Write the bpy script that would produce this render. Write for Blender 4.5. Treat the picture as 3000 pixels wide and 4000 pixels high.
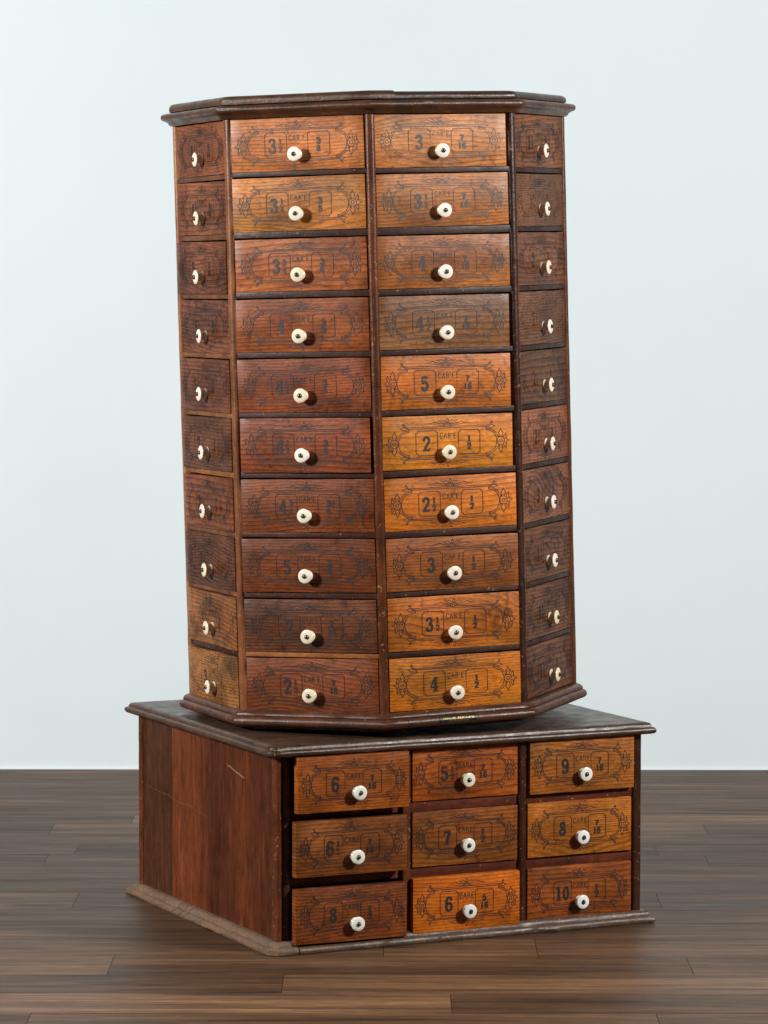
import bpy, bmesh, math, random
from mathutils import Vector, Matrix, noise
random.seed(7)
for o in list(bpy.data.objects): bpy.data.objects.remove(o)
sc = bpy.context.scene
COL = sc.collection
PI = math.pi

# ---------------------------------------------------------------- camera, world, lamps, exposure
cam_d = bpy.data.cameras.new('camera'); cam = bpy.data.objects.new('camera', cam_d); COL.objects.link(cam)
cam.location = (0, -6.52713, 1.20914)
cam.rotation_euler = (PI/2-0.07061, 0, 0)
cam.rotation_euler = (Matrix.Rotation(-0.07061, 3, 'X') @ Matrix.Rotation(-0.00105, 3, 'Y') @ Matrix.Rotation(PI/2, 3, 'X')).to_euler()
cam_d.sensor_fit = 'VERTICAL'; cam_d.sensor_height = 32.0; cam_d.lens = 6.83476*32.0/2
cam_d.clip_start = .05; cam_d.clip_end = 200
sc.camera = cam
w = bpy.data.worlds.new('World'); sc.world = w; w.use_nodes = True
w.node_tree.nodes['Background'].inputs[0].default_value = (.98, .97, .95, 1)
w.node_tree.nodes['Background'].inputs[1].default_value = .07
sc.view_settings.view_transform = 'Standard'; sc.view_settings.look = 'None'
sc.view_settings.gamma = 1; sc.view_settings.use_curve_mapping = False
sc.view_settings.exposure = 0.0
def area(name, loc, target, size, power, color=(1, 1, 1), sy=None):
    d = bpy.data.lights.new(name, 'AREA'); d.shape = 'RECTANGLE' if sy else 'SQUARE'; d.size = size
    if sy: d.size_y = sy
    d.energy = power; d.color = color
    o = bpy.data.objects.new(name, d); COL.objects.link(o); o.location = loc
    o.rotation_euler = (Vector(target)-Vector(loc)).to_track_quat('-Z', 'Y').to_euler()
    return o
def polar(az, d, z): return (math.sin(math.radians(az))*d, -math.cos(math.radians(az))*d, z)
area('studio_lamp', polar(-62, 4.3, 2.10), (0, 0, .9), .55, 235, (1, .985, .96))
area('studio_lamp', polar(57, 3.6, 2.25), (0, 0, .8), .5, 165, (1, .985, .96))
area('background_lamp', (-3.2, -1.0, 3.2), (0, 1.8, 1.2), 1.6, 18, (.93, .98, 1))
area('background_lamp', (3.2, -1.0, 3.2), (0, 1.8, 1.2), 1.6, 6, (.90, .97, 1))

# ---------------------------------------------------------------- helpers
def obj(name, me, mats, parent=None, mw=None, color=None, **props):
    o = bpy.data.objects.new(name, me); COL.objects.link(o)
    if mats is not None and not me.materials:
        for m in (mats if isinstance(mats, (list, tuple)) else [mats]): me.materials.append(m)
    if parent: o.parent = parent
    if mw is not None: o.matrix_local = mw
    if color: o.color = color
    for k, v in props.items(): o[k] = v
    return o
def mesh(bm, name, smooth=True, ang=35):
    me = bpy.data.meshes.new(name)
    bmesh.ops.recalc_face_normals(bm, faces=bm.faces)
    bm.to_mesh(me); bm.free()
    if smooth:
        for p in me.polygons: p.use_smooth = True
        me.set_sharp_from_angle(angle=math.radians(ang))
    return me
def box(bm, lo, hi, mi=0):
    v = [bm.verts.new((x, y, z)) for x in (lo[0], hi[0]) for y in (lo[1], hi[1]) for z in (lo[2], hi[2])]
    fs = [(0, 1, 3, 2), (4, 6, 7, 5), (0, 4, 5, 1), (2, 3, 7, 6), (0, 2, 6, 4), (1, 5, 7, 3)]
    r = []
    for f in fs:
        q = bm.faces.new([v[i] for i in f]); q.material_index = mi; r.append(q)
    return v, r
def bevbox(name, lo, hi, b=.0008, seg=2, jit=0):
    bm = bmesh.new(); box(bm, lo, hi)
    bmesh.ops.bevel(bm, geom=list(bm.edges), offset=b, segments=seg, profile=.6, affect='EDGES')
    return mesh(bm, name)
def sweep(path, prof, closed=True, jit=.00025, step=.02, caps=True, chamfer=0):
    """sweep a profile [(offset outwards, z)] along a plan polygon, with a slightly worn wandering edge"""
    P = [Vector(p) for p in path]; n = len(P)
    if chamfer:
        Q = []
        for i in range(n):
            if not closed and i in (0, n-1): Q.append(P[i]); continue
            if (P[i]-Vector((-.36666, -.32965))).length > .01: Q.append(P[i]); continue   # only the front corner is rubbed off
            ch = .0015
            a = (P[i-1]-P[i]).normalized(); b = (P[(i+1) % n]-P[i]).normalized()
            Q += [P[i]+a*ch, P[i]+b*ch]
        P = Q; n = len(P)
    pts = []
    segs = n if closed else n-1
    def nrm(a, b): d = (b-a).normalized(); return Vector((d.y, -d.x))
    for i in range(n):
        if closed or 0 < i < n-1:
            n1 = nrm(P[i-1], P[i]); n2 = nrm(P[i], P[(i+1) % n]); m = (n1+n2)/(1+n1.dot(n2))
        elif i == 0: m = nrm(P[0], P[1])
        else: m = nrm(P[-2], P[-1])
        pts.append((P[i], m))
        if i < segs:
            q = P[(i+1) % n]; L = (q-P[i]).length; k = max(1, int(L/step)); nn = nrm(P[i], q)
            if k > 1:
                for j in range(1, k): pts.append((P[i].lerp(q, j/k), nn))
    bm = bmesh.new(); rings = []
    for c, m in pts:
        r = []
        for o, z in prof:
            j = 0; jz = 0
            if o > .002:
                j = jit*noise.noise(Vector((c.x*40+z*300, c.y*40, z*90)))*2
                jz = jit*noise.noise(Vector((c.x*33, c.y*37+9, z*80+5)))
            r.append(bm.verts.new((c.x+m.x*(o+j), c.y+m.y*(o+j), z+jz)))
        rings.append(r)
    N = len(rings)
    for i in range(N if closed else N-1):
        a, b = rings[i], rings[(i+1) % N]
        for k in range(len(prof)-1):
            bm.faces.new((a[k], b[k], b[k+1], a[k+1]))
    if not closed and caps:
        bm.faces.new(rings[0]); bm.faces.new(rings[-1])
    return bm, rings
def lathe(bm, prof, seg=28, mi=0):
    rings = []
    for r, y in prof:
        if r < 1e-6: rings.append([bm.verts.new((0, y, 0))])
        else: rings.append([bm.verts.new((r*math.cos(2*PI*k/seg), y, r*math.sin(2*PI*k/seg))) for k in range(seg)])
    for a, b in zip(rings, rings[1:]):
        for k in range(seg):
            k2 = (k+1) % seg
            vs = [a[k % len(a)], a[k2 % len(a)], b[k2 % len(b)], b[k % len(b)]]
            u = []
            for v in vs:
                if v not in u: u.append(v)
            if len(u) > 2: f = bm.faces.new(u); f.material_index = mi
def empty(name, loc, rot=None, **p):
    o = bpy.data.objects.new(name, None); COL.objects.link(o); o.empty_display_size = .1
    M = Matrix.Translation(loc)
    if rot is not None: M = M @ rot.to_4x4()
    o.matrix_world = M
    for k, v in p.items(): o[k] = v
    return o

# ---------------------------------------------------------------- materials
class NT:
    def __init__(s, name):
        s.m = bpy.data.materials.new(name); s.m.use_nodes = True; s.t = s.m.node_tree
        s.b = s.t.nodes['Principled BSDF']; s.out = s.t.nodes['Material Output']
    def n(s, typ, **kw):
        x = s.t.nodes.new(typ)
        for k, v in kw.items():
            if k.startswith('i_'):
                key = k[2:].replace('_', ' ')
                x.inputs[int(key) if key.isdigit() else key].default_value = v
            else: setattr(x, k, v)
        return x
    def l(s, a, b): s.t.links.new(a, b)
    def math(s, op, a, b=None, c=None, clamp=False):
        x = s.t.nodes.new('ShaderNodeMath'); x.operation = op; x.use_clamp = clamp
        for i, v in enumerate((a, b, c)):
            if v is None: continue
            if isinstance(v, (int, float)): x.inputs[i].default_value = v
            else: s.l(v, x.inputs[i])
        return x.outputs[0]
    def coords(s, rnd=True, attr=None):
        tc = s.n('ShaderNodeTexCoord'); v = tc.outputs['Object']
        if rnd:
            oi = s.n('ShaderNodeObjectInfo')
            m = s.math('MULTIPLY', oi.outputs['Random'], 37.0)
            c = s.n('ShaderNodeCombineXYZ'); s.l(m, c.inputs[0]); s.l(m, c.inputs[1]); s.l(m, c.inputs[2])
            a = s.n('ShaderNodeVectorMath', operation='ADD'); s.l(v, a.inputs[0]); s.l(c.outputs[0], a.inputs[1]); v = a.outputs[0]
        return v
    def noise(s, vec, scale=(1, 1, 1), detail=3, rough=.55, dist=0):
        mp = s.n('ShaderNodeMapping'); mp.inputs['Scale'].default_value = scale; s.l(vec, mp.inputs[0])
        x = s.n('ShaderNodeTexNoise'); x.inputs['Scale'].default_value = 1; x.inputs['Detail'].default_value = detail
        x.inputs['Roughness'].default_value = rough; x.inputs['Distortion'].default_value = dist
        s.l(mp.outputs[0], x.inputs['Vector']); return x.outputs['Fac']
    def ramp(s, fac, stops, interp='LINEAR'):
        x = s.n('ShaderNodeValToRGB'); cr = x.color_ramp; cr.interpolation = interp
        while len(cr.elements) < len(stops): cr.elements.new(.5)
        for e, (p, c) in zip(cr.elements, stops):
            e.position = p; e.color = (c, c, c, 1) if isinstance(c, (int, float)) else (*c, 1)
        s.l(fac, x.inputs[0]); return x.outputs[0]
    def mix(s, fac, a, b, typ='MIX'):
        x = s.n('ShaderNodeMix', data_type='RGBA', blend_type=typ)
        for sock, v in ((x.inputs[0], fac), (x.inputs[6], a), (x.inputs[7], b)):
            if isinstance(v, (int, float)): sock.default_value = v
            elif isinstance(v, tuple): sock.default_value = (*v, 1) if len(v) == 3 else v
            else: s.l(v, sock)
        return x.outputs[2]
    def bump(s, h, strength=.3, dist=.001, prev=None):
        x = s.n('ShaderNodeBump'); x.inputs['Strength'].default_value = strength; x.inputs['Distance'].default_value = dist
        s.l(h, x.inputs['Height'])
        if prev: s.l(prev, x.inputs['Normal'])
        return x.outputs[0]

def drawer_wood():
    t = NT('stamped_pine')
    v = t.coords(); oi = t.n('ShaderNodeObjectInfo')
    sp = t.n('ShaderNodeSeparateXYZ'); t.l(v, sp.inputs[0])
    w1 = t.noise(v, (3.2, 4, 8), 1, .5); w2 = t.noise(v, (16, 10, 40), 2, .5)
    freq = t.math('MULTIPLY_ADD', t.math('FRACT', t.math('MULTIPLY', oi.outputs['Random'], 3.7)), 130, 80)
    g = t.math('MULTIPLY', sp.outputs[2], freq)
    amp = t.math('FRACT', t.math('MULTIPLY', oi.outputs['Random'], 7.31)); amp = t.math('MULTIPLY_ADD', t.math('POWER', amp, 2), 16, 3)
    g = t.math('ADD', g, t.math('MULTIPLY', w1, amp)); g = t.math('ADD', g, t.math('MULTIPLY', w2, .45))
    f = t.math('FRACT', g)
    ring = t.ramp(f, [(0, 1.0), (.30, .96), (.60, .80), (.80, .46), (.92, .42), (1, 1.0)])
    ringamt = t.math('MULTIPLY_ADD', t.noise(v, (5, 5, 9), 2), 1.25, .08, clamp=True)
    ring = t.mix(ringamt, (1, 1, 1), ring)
    fib = t.noise(v, (30, 30, 900), 4, .65); fibc = t.ramp(fib, [(.25, .70), (.5, 1.0), (.75, 1.18)])
    blot = t.noise(v, (10, 10, 16), 5, .6, .4)
    blotc = t.ramp(blot, [(.32, 0.20), (.42, .55), (.54, 1.0), (.70, 1.35)])
    c = t.mix(1, oi.outputs['Color'], ring, 'MULTIPLY')
    # rings tint red, light wood tints yellow
    c = t.mix(t.math('MULTIPLY', t.math('SUBTRACT', 1, f), .10), c, (.45, .22, .07))
    c = t.mix(.95, c, fibc, 'MULTIPLY')
    c = t.mix(t.math('MULTIPLY_ADD', oi.outputs['Alpha'], 1.0, 0), c, t.mix(1, c, blotc, 'MULTIPLY'))
    pat = t.noise(v, (7, 7, 12), 3, .55, .3); c = t.mix(1, c, t.ramp(pat, [(.32, .68), (.5, .98), (.68, 1.3)]), 'MULTIPLY')  # patchy lighter wear, with uneven varnish sheen painted into the colour
    mot = t.noise(v, (85, 60, 240), 4, .7); c = t.mix(1, c, t.ramp(mot, [(.30, .55), (.44, .90), (.56, 1.06), (.72, 1.35)]), 'MULTIPLY')
    hue = t.noise(v, (7, 7, 18), 3, .6); c = t.mix(t.ramp(hue, [(.45, 0), (.7, .75)]), c, t.mix(1, c, (1.22, 1.0, .75), 'MULTIPLY'))
    # dark rubbed-in grime, finger marks and ink blots with shapes of their own
    gr = t.noise(v, (42, 42, 26), 4, .62); grf = t.ramp(gr, [(.60, 0), (.69, .65), (.8, .8)])
    c = t.mix(grf, c, t.mix(1, c, (.33, .30, .30), 'MULTIPLY'))
    # pale scuffs and scratches along the grain
    sc1 = t.noise(v, (55, 50, 520), 3, .7); scf = t.ramp(sc1, [(.68, 0), (.72, .55), (.8, .65)])
    c = t.mix(scf, c, t.mix(.55, c, (.55, .33, .17)))
    t.l(c, t.b.inputs['Base Color'])
    rn = t.noise(v, (16, 16, 40), 4, .6); r = t.ramp(rn, [(.3, .26), (.7, .46)])
    t.l(r, t.b.inputs['Roughness']); t.b.inputs['Specular IOR Level'].default_value = .17
    b = t.bump(fib, .35, .0006); b = t.bump(ring, .16, .0004, b)
    b = t.bump(t.noise(v, (60, 60, 130), 3), .35, .0012, b)
    t.l(b, t.b.inputs['Normal']); return t.m
def dark_wood(name, aniso, chip=.665, rough=(.26, .5), dust=0.0, spec=.4):
    """old dark varnish; aniso = noise scale per axis for the grain"""
    t = NT(name); v = t.coords(); oi = t.n('ShaderNodeObjectInfo')
    fib = t.noise(v, aniso, 4, .65)
    c = t.mix(1, oi.outputs['Color'], t.ramp(fib, [(.25, .45), (.5, .80), (.8, 1.3)]), 'MULTIPLY')
    big = t.noise(v, (14, 14, 14), 4, .6); c = t.mix(1, c, t.ramp(big, [(.3, .55), (.5, 1), (.72, 1.55)]), 'MULTIPLY')
    ch = t.noise(v, (150, 150, 110), 3, .6); chf = t.ramp(ch, [(chip, 0), (chip+.03, .75), (.9, .85)])
    c = t.mix(chf, c, (.28, .15, .07))
    if dust:
        d = t.noise(v, (30, 30, 30), 5, .7); df = t.ramp(d, [(.35, dust*.45), (.65, dust)])
        c = t.mix(df, c, (.150, .120, .085))
    t.l(c, t.b.inputs['Base Color'])
    rn = t.noise(v, (35, 35, 35), 4, .65); t.l(t.ramp(rn, [(.3, rough[0]), (.7, rough[1])]), t.b.inputs['Roughness'])
    t.b.inputs['Specular IOR Level'].default_value = spec
    b = t.bump(fib, .4, .0006); b = t.bump(t.noise(v, (120, 120, 160), 4, .7), .4, .0012, b)
    t.l(b, t.b.inputs['Normal']); return t.m
M_DR = drawer_wood()
M_MOLD = dark_wood('varnished_moulding', (60, 60, 500), .665, (.26, .46))
M_POST = dark_wood('varnished_post', (500, 500, 35), .64, (.22, .4), spec=.3)
M_RAIL = dark_wood('varnished_rail', (45, 300, 500), .672, (.34, .55), spec=.2)
M_PLINTH = dark_wood('worn_plinth', (60, 60, 400), .62, (.32, .6), .34)
M_DUSTY = dark_wood('dusty_moulding', (60, 60, 400), .62, (.65, .85), .5)
M_TOP = dark_wood('worn_slab_top', (25, 260, 260), .68, (.35, .6), .34, spec=.3)
M_DARK = NT('cabinet_interior'); M_DARK.b.inputs['Base Color'].default_value = (.012, .007, .005, 1); M_DARK.b.inputs['Roughness'].default_value = .8; M_DARK = M_DARK.m

def ink():
    t = NT('stamped_ink'); v = t.coords(); oi = t.n('ShaderNodeObjectInfo')
    a = t.noise(v, (130, 130, 260), 4, .7); b_ = t.noise(v, (14, 14, 14), 3, .5)
    s = t.math('ADD', t.math('MULTIPLY', a, .6), t.math('MULTIPLY', b_, .55))
    # alpha of the object colour = how much of the print is left
    th = t.math('MULTIPLY_ADD', oi.outputs['Alpha'], -.50, .70)
    tc = t.n('ShaderNodeTexCoord'); dv = t.n('ShaderNodeVectorMath', operation='DISTANCE'); t.l(tc.outputs['Object'], dv.inputs[0]); dv.inputs[1].default_value = (0, 0, -.016)
    rub = t.ramp(t.math('MULTIPLY', dv.outputs['Value'], 25), [(.40, .16), (.85, 0)])   # print rubbed away by fingers round the knob
    s = t.math('SUBTRACT', s, rub)
    f = t.math('MULTIPLY', t.math('SUBTRACT', s, th), 7, clamp=True)
    f = t.math('MULTIPLY', f, .93)
    t.b.inputs['Base Color'].default_value = (.012, .013, .014, 1); t.b.inputs['Roughness'].default_value = .42
    tr = t.n('ShaderNodeBsdfTransparent'); mx = t.n('ShaderNodeMixShader')
    t.l(f, mx.inputs[0]); t.l(tr.outputs[0], mx.inputs[1]); t.l(t.b.outputs[0], mx.inputs[2]); t.l(mx.outputs[0], t.out.inputs[0])
    return t.m
M_INK = ink()
def porcelain():
    t = NT('glazed_porcelain'); v = t.coords(); oi = t.n('ShaderNodeObjectInfo')
    n = t.noise(v, (120, 120, 120), 4, .6); f = t.ramp(n, [(.60, 0), (.75, .5)])
    c = t.mix(f, oi.outputs['Color'], t.mix(1, oi.outputs['Color'], (.72, .52, .33), 'MULTIPLY'))
    t.l(c, t.b.inputs['Base Color']); t.b.inputs['Roughness'].default_value = .16
    t.b.inputs['Subsurface Weight'].default_value = .12; t.b.inputs['Subsurface Radius'].default_value = (.004, .003, .002)
    return t.m
M_PORC = porcelain()
def metal(name, col, rough, m=1.0):
    t = NT(name); v = t.coords(); n = t.noise(v, (300, 300, 300), 3)
    t.l(t.mix(1, t.ramp(n, [(.3, .55), (.7, 1.2)]), col, 'MULTIPLY'), t.b.inputs['Base Color'])
    t.b.inputs['Metallic'].default_value = m; t.b.inputs['Roughness'].default_value = rough; return t.m
M_SCREW = metal('aged_screw', (.13, .10, .07), .35, .8)
M_SLOT = metal('screw_slot', (.006, .005, .004), .7, 0)
M_BRASS = metal('worn_brass', (.50, .38, .18), .38)
M_PLATE = metal('blackened_plate', (.035, .032, .028), .3, .6)

def floor_mat():
    t = NT('laminate_planks'); tc = t.n('ShaderNodeTexCoord'); v = tc.outputs['Object']
    at = t.n('ShaderNodeAttribute', attribute_name='plank'); sp = t.n('ShaderNodeSeparateColor'); t.l(at.outputs['Color'], sp.inputs[0])
    cb = t.n('ShaderNodeCombineXYZ'); t.l(t.math('MULTIPLY', sp.outputs[1], 40), cb.inputs[0]); t.l(t.math('MULTIPLY', sp.outputs[1], 17), cb.inputs[2])
    a = t.n('ShaderNodeVectorMath', operation='ADD'); t.l(v, a.inputs[0]); t.l(cb.outputs[0], a.inputs[1]); v = a.outputs[0]
    s1 = t.noise(v, (1.6, 24, 1), 4, .6, .5); s2 = t.noise(v, (5, 170, 1), 5, .7, .3); s3 = t.noise(v, (26, 480, 1), 4, .7)
    base = t.ramp(s1, [(.28, (.056, .030, .017)), (.42, (.098, .052, .027)), (.55, (.136, .072, .036)), (.72, (.200, .104, .050))])
    c = t.mix(1, base, t.ramp(s2, [(.3, .62), (.5, 1.0), (.70, 1.35)]), 'MULTIPLY')
    c = t.mix(1, c, t.ramp(s3, [(.3, .55), (.5, 1.0), (.68, 1.4)]), 'MULTIPLY')
    s5 = t.noise(v, (2.4, 62, 1), 4, .6, .2); c = t.mix(1, c, t.ramp(s5, [(.32, .68), (.45, .94), (.58, 1.04), (.70, 1.22)]), 'MULTIPLY')
    # dark heartwood streaks
    s4 = t.noise(v, (2.2, 38, 1), 3, .55, .8); c = t.mix(t.ramp(s4, [(.60, 0), (.70, .7)]), c, (.024, .021, .022))
    dst = t.noise(tc.outputs['Object'], (330, 330, 1), 2, .5); c = t.mix(t.ramp(dst, [(.765, 0), (.79, .5)]), c, (.45, .40, .34))
    tone = t.math('MULTIPLY_ADD', sp.outputs[0], .95, .53); tv = t.n('ShaderNodeCombineColor')
    for i in range(3): t.l(tone, tv.inputs[i])
    c = t.mix(1, c, tv.outputs[0], 'MULTIPLY')
    t.l(c, t.b.inputs['Base Color'])
    t.l(t.ramp(t.noise(v, (5, 60, 1), 4), [(.3, .40), (.7, .55)]), t.b.inputs['Roughness'])
    t.b.inputs['Specular IOR Level'].default_value = .14
    b = t.bump(s3, .3, .0005); b = t.bump(s2, .25, .0008, b); t.l(b, t.b.inputs['Normal'])
    return t.m
def wall_mat():
    t = NT('painted_wall'); tc = t.n('ShaderNodeTexCoord'); v = tc.outputs['Object']
    c = t.ramp(t.noise(v, (1.5, 1, 1.2), 5, .6), [(.3, (.650, .735, .762)), (.7, (.680, .762, .786))])
    mk = t.noise(v, (22, 1, 26), 5, .75); c = t.mix(t.ramp(mk, [(.74, 0), (.76, .06)]), c, (.5, .52, .5))
    t.l(c, t.b.inputs['Base Color']); t.b.inputs['Roughness'].default_value = .75
    b = t.bump(t.noise(v, (160, 1, 160), 3), .12, .001); b = t.bump(t.noise(v, (6, 1, 5), 2), .2, .01, b); t.l(b, t.b.inputs['Normal'])
    return t.m

# ---------------------------------------------------------------- the setting: floor and wall
WALLY = 1.805
rows = [-1.25, -1.09, -.934, -.781, -.629, -.469, -.31, -.157, -.002, .152, .30, .462, .591, .71, .86, .986, 1.112, 1.237, 1.374, 1.49, 1.60, 1.70, WALLY+.05]
joints = {(-1.09): [(-.57, None), (.441, None)], (-.934): [(.111, None)], (-.781): [(-.17, None)], (-.629): [(-.472, None), (.53, None)],
          (-.469): [(0.0, None), (.271, None)], (-.002): [(-.587, None)], (.462): [(-.687, None)], (.591): [(.565, None)], (.86): [(.69, None)], (.986): [(-.548, None)]}
tones = {(-.934): [.95, .35], (-.781): [.35, .78], (-.629): [.78, .5, .42], (-1.09): [.35, .62, .4], (-.002): [.8, .35], (-.469): [.55, .6, .5], (.986): [.35, .95], (.86): [.75, .4], (.462): [.3, .5], (.591): [.35, .45]}
y = rows[0]
while y > -9: y -= .155; rows.insert(0, y)
bm = bmesh.new(); cl = bm.loops.layers.color.new('plank')
rnd = random.Random(3)
for i in range(len(rows)-1):
    y0, y1 = rows[i], rows[i+1]
    js = [j[0] for j in joints.get(y0, [])]
    far = -7.0
    left = (min(js) if js else rnd.uniform(-1.4, -.9)); 
    if not js: js = [left, left+rnd.uniform(2.1, 2.6)]
    xs = sorted(js)
    while xs[0] > far: xs.insert(0, xs[0]-rnd.uniform(1.1, 1.5))
    while xs[-1] < 7: xs.append(xs[-1]+rnd.uniform(1.1, 1.5))
    tn = tones.get(y0)
    k0 = xs.index(min(js)) if y0 in joints else None
    for k in range(len(xs)-1):
        tone = rnd.uniform(.36, .60)
        if tn and k0 is not None and 0 <= k-(k0-1) < len(tn): tone = tn[k-(k0-1)]
        g = .00045
        vs = [bm.verts.new(p) for p in ((xs[k]+g, y0+g, 0), (xs[k+1]-g, y0+g, 0), (xs[k+1]-g, y1-g, 0), (xs[k]+g, y1-g, 0))]
        f = bm.faces.new(vs); r = rnd.random()
        for lp in f.loops: lp[cl] = (tone, r, 0, 1)
fl = obj('floor', mesh(bm, 'floor', False), floor_mat(), kind='structure')
bm = bmesh.new(); vs = [bm.verts.new(p) for p in ((-8.2, -9.3, -.002), (8.2, -9.3, -.002), (8.2, WALLY+.05, -.002), (-8.2, WALLY+.05, -.002))]; bm.faces.new(vs)
obj('floor_seams', mesh(bm, 'floor_seams', False), M_DARK, fl)
bm = bmesh.new(); box(bm, (-1.75, WALLY, -.0015), (1.75, WALLY+.12, 3.4))
M_WALL = wall_mat()
wl = obj('wall', mesh(bm, 'wall', False), M_WALL, kind='structure')
bm = bmesh.new(); prof = [(0, 0), (-.004, .0), (-.0045, .0015), (-.003, .005), (0, .006)]
for sx in (0,):
    a = [bm.verts.new((-1.74, WALLY+p[0]-.0003, p[1]+.0003)) for p in prof]; b = [bm.verts.new((1.74, WALLY+p[0]-.0003, p[1]+.0003)) for p in prof]
    for k in range(len(prof)-1): bm.faces.new((a[k], b[k], b[k+1], a[k+1]))
obj('caulk_line', mesh(bm, 'caulk_line'), M_WALL, wl)

# ---------------------------------------------------------------- glyphs and the pressed ornament
class Ink:
    def __init__(s): s.bm = bmesh.new(); s.k = 0
    def stroke(s, pts, w, closed=False):
        P = [Vector(p) for p in pts]
        Q = [P[0]]
        for p in P[1:]:
            if (p-Q[-1]).length > 1e-5: Q.append(p)
        P = Q; n = len(P)
        if n < 2: return
        y = -.0002-.00002*(s.k % 24); s.k += 1
        L = []; R = []
        for i in range(n):
            if closed: a, b = P[i-1], P[(i+1) % n]
            else: a, b = P[max(i-1, 0)], P[min(i+1, n-1)]
            d1 = (P[i]-a).normalized() if (P[i]-a).length > 0 else None
            d2 = (b-P[i]).normalized() if (b-P[i]).length > 0 else None
            if d1 is None: d1 = d2
            if d2 is None: d2 = d1
            n1 = Vector((-d1.y, d1.x)); n2 = Vector((-d2.y, d2.x)); dn = 1+n1.dot(n2)
            m = (n1+n2)/max(dn, .45)
            L.append(s.bm.verts.new((P[i].x+m.x*w/2, y, P[i].y+m.y*w/2))); R.append(s.bm.verts.new((P[i].x-m.x*w/2, y, P[i].y-m.y*w/2)))
        for i in range(n if closed else n-1):
            j = (i+1) % n
            try: s.bm.faces.new((L[i], R[i], R[j], L[j]))
            except ValueError: pass
def smooth_pts(p, k=4, closed=False):
    P = [Vector(q) for q in p]; out = []; n = len(P)
    for i in range(n if closed else n-1):
        if closed: a, b, c, d = P[i-1], P[i], P[(i+1) % n], P[(i+2) % n]
        else: a, b, c, d = P[max(i-1, 0)], P[i], P[i+1], P[min(i+2, n-1)]
        for j in range(k):
            t = j/k; out.append(.5*((2*b)+(-a+c)*t+(2*a-5*b+4*c-d)*t*t+(-a+3*b-3*c+d)*t**3))
    if not closed: out.append(P[-1])
    return out
def flip(p): return [(.6-x, 1-y) for x, y in p]
loop8 = lambda cy, rx, ry: [(.3+rx*math.cos(a*PI/5), cy+ry*math.sin(a*PI/5)) for a in range(10)]
six = [(.49, .74), (.46, .88), (.33, .94), (.19, .90), (.12, .72), (.10, .48), (.12, .2), (.22, .07), (.36, .06), (.48, .17), (.49, .38), (.42, .52), (.3, .56), (.16, .46)]
G = {  # (points, width, curved, closed)
 '1': [([(.3, .02), (.3, .98)], .2, 0, 0), ([(.06, .05), (.54, .05)], .1, 0, 0), ([(.08, .84), (.24, .93)], .11, 0, 0)],
 '2': [([(.11, .70), (.13, .85), (.24, .93), (.38, .92), (.48, .80), (.46, .62), (.33, .40), (.16, .16)], .17, 1, 0), ([(.05, .08), (.54, .08)], .15, 0, 0), ([(.52, .02), (.52, .22)], .06, 0, 0), ([(.07, .70), (.2, .70)], .1, 0, 0)],
 '3': [([(.11, .76), (.16, .88), (.28, .93), (.42, .88), (.46, .74), (.38, .59), (.24, .54)], .16, 1, 0), ([(.24, .53), (.42, .47), (.49, .31), (.44, .13), (.3, .06), (.15, .1), (.1, .24)], .17, 1, 0), ([(.05, .75), (.18, .75)], .09, 0, 0), ([(.04, .25), (.18, .25)], .09, 0, 0)],
 '4': [([(.39, .02), (.39, .98)], .19, 0, 0), ([(.34, .95), (.06, .34)], .1, 0, 0), ([(.01, .29), (.58, .29)], .11, 0, 0), ([(.2, .04), (.56, .04)], .09, 0, 0)],
 '5': [([(.1, .91), (.52, .91)], .17, 0, 0), ([(.13, .98), (.12, .48)], .1, 0, 0), ([(.12, .5), (.26, .59), (.42, .54), (.49, .38), (.47, .16), (.33, .06), (.17, .08), (.1, .22)], .17, 1, 0), ([(.04, .24), (.18, .24)], .09, 0, 0)],
 '6': [(six, .17, 1, 0)], '9': [(flip(six), .17, 1, 0)],
 '7': [([(.05, .90), (.54, .90)], .18, 0, 0), ([(.07, .70), (.07, .98)], .07, 0, 0), ([(.49, .86), (.38, .62), (.29, .34), (.27, .02)], .19, 1, 0)],
 '8': [(loop8(.75, .16, .175), .15, 1, 1), (loop8(.28, .19, .21), .16, 1, 1)],
 '0': [([(.3+.19*math.cos(a*PI/7), .5+.42*math.sin(a*PI/7)) for a in range(14)], .17, 1, 1)],
 'C': [([(.5, .76), (.42, .92), (.25, .93), (.12, .75), (.12, .28), (.25, .07), (.42, .08), (.5, .26)], .11, 1, 0)],
 'A': [([(.05, .02), (.3, .97)], .11, 0, 0), ([(.3, .97), (.55, .02)], .11, 0, 0), ([(.15, .3), (.45, .3)], .09, 0, 0)],
 'R': [([(.12, .02), (.12, .98)], .12, 0, 0), ([(.12, .93), (.36, .92), (.48, .75), (.36, .54), (.12, .52)], .1, 1, 0), ([(.3, .52), (.52, .02)], .11, 0, 0)],
 'T': [([(.3, .02), (.3, .98)], .12, 0, 0), ([(.03, .94), (.57, .94)], .1, 0, 0)],
 'I': [([(.3, .02), (.3, .98)], .12, 0, 0)],
 'E': [([(.14, .02), (.14, .98)], .12, 0, 0), ([(.14, .94), (.52, .94)], .1, 0, 0), ([(.14, .52), (.44, .52)], .1, 0, 0), ([(.14, .06), (.52, .06)], .1, 0, 0)],
 "'": [([(.15, .98), (.1, .78)], .1, 0, 0)],
}
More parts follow.
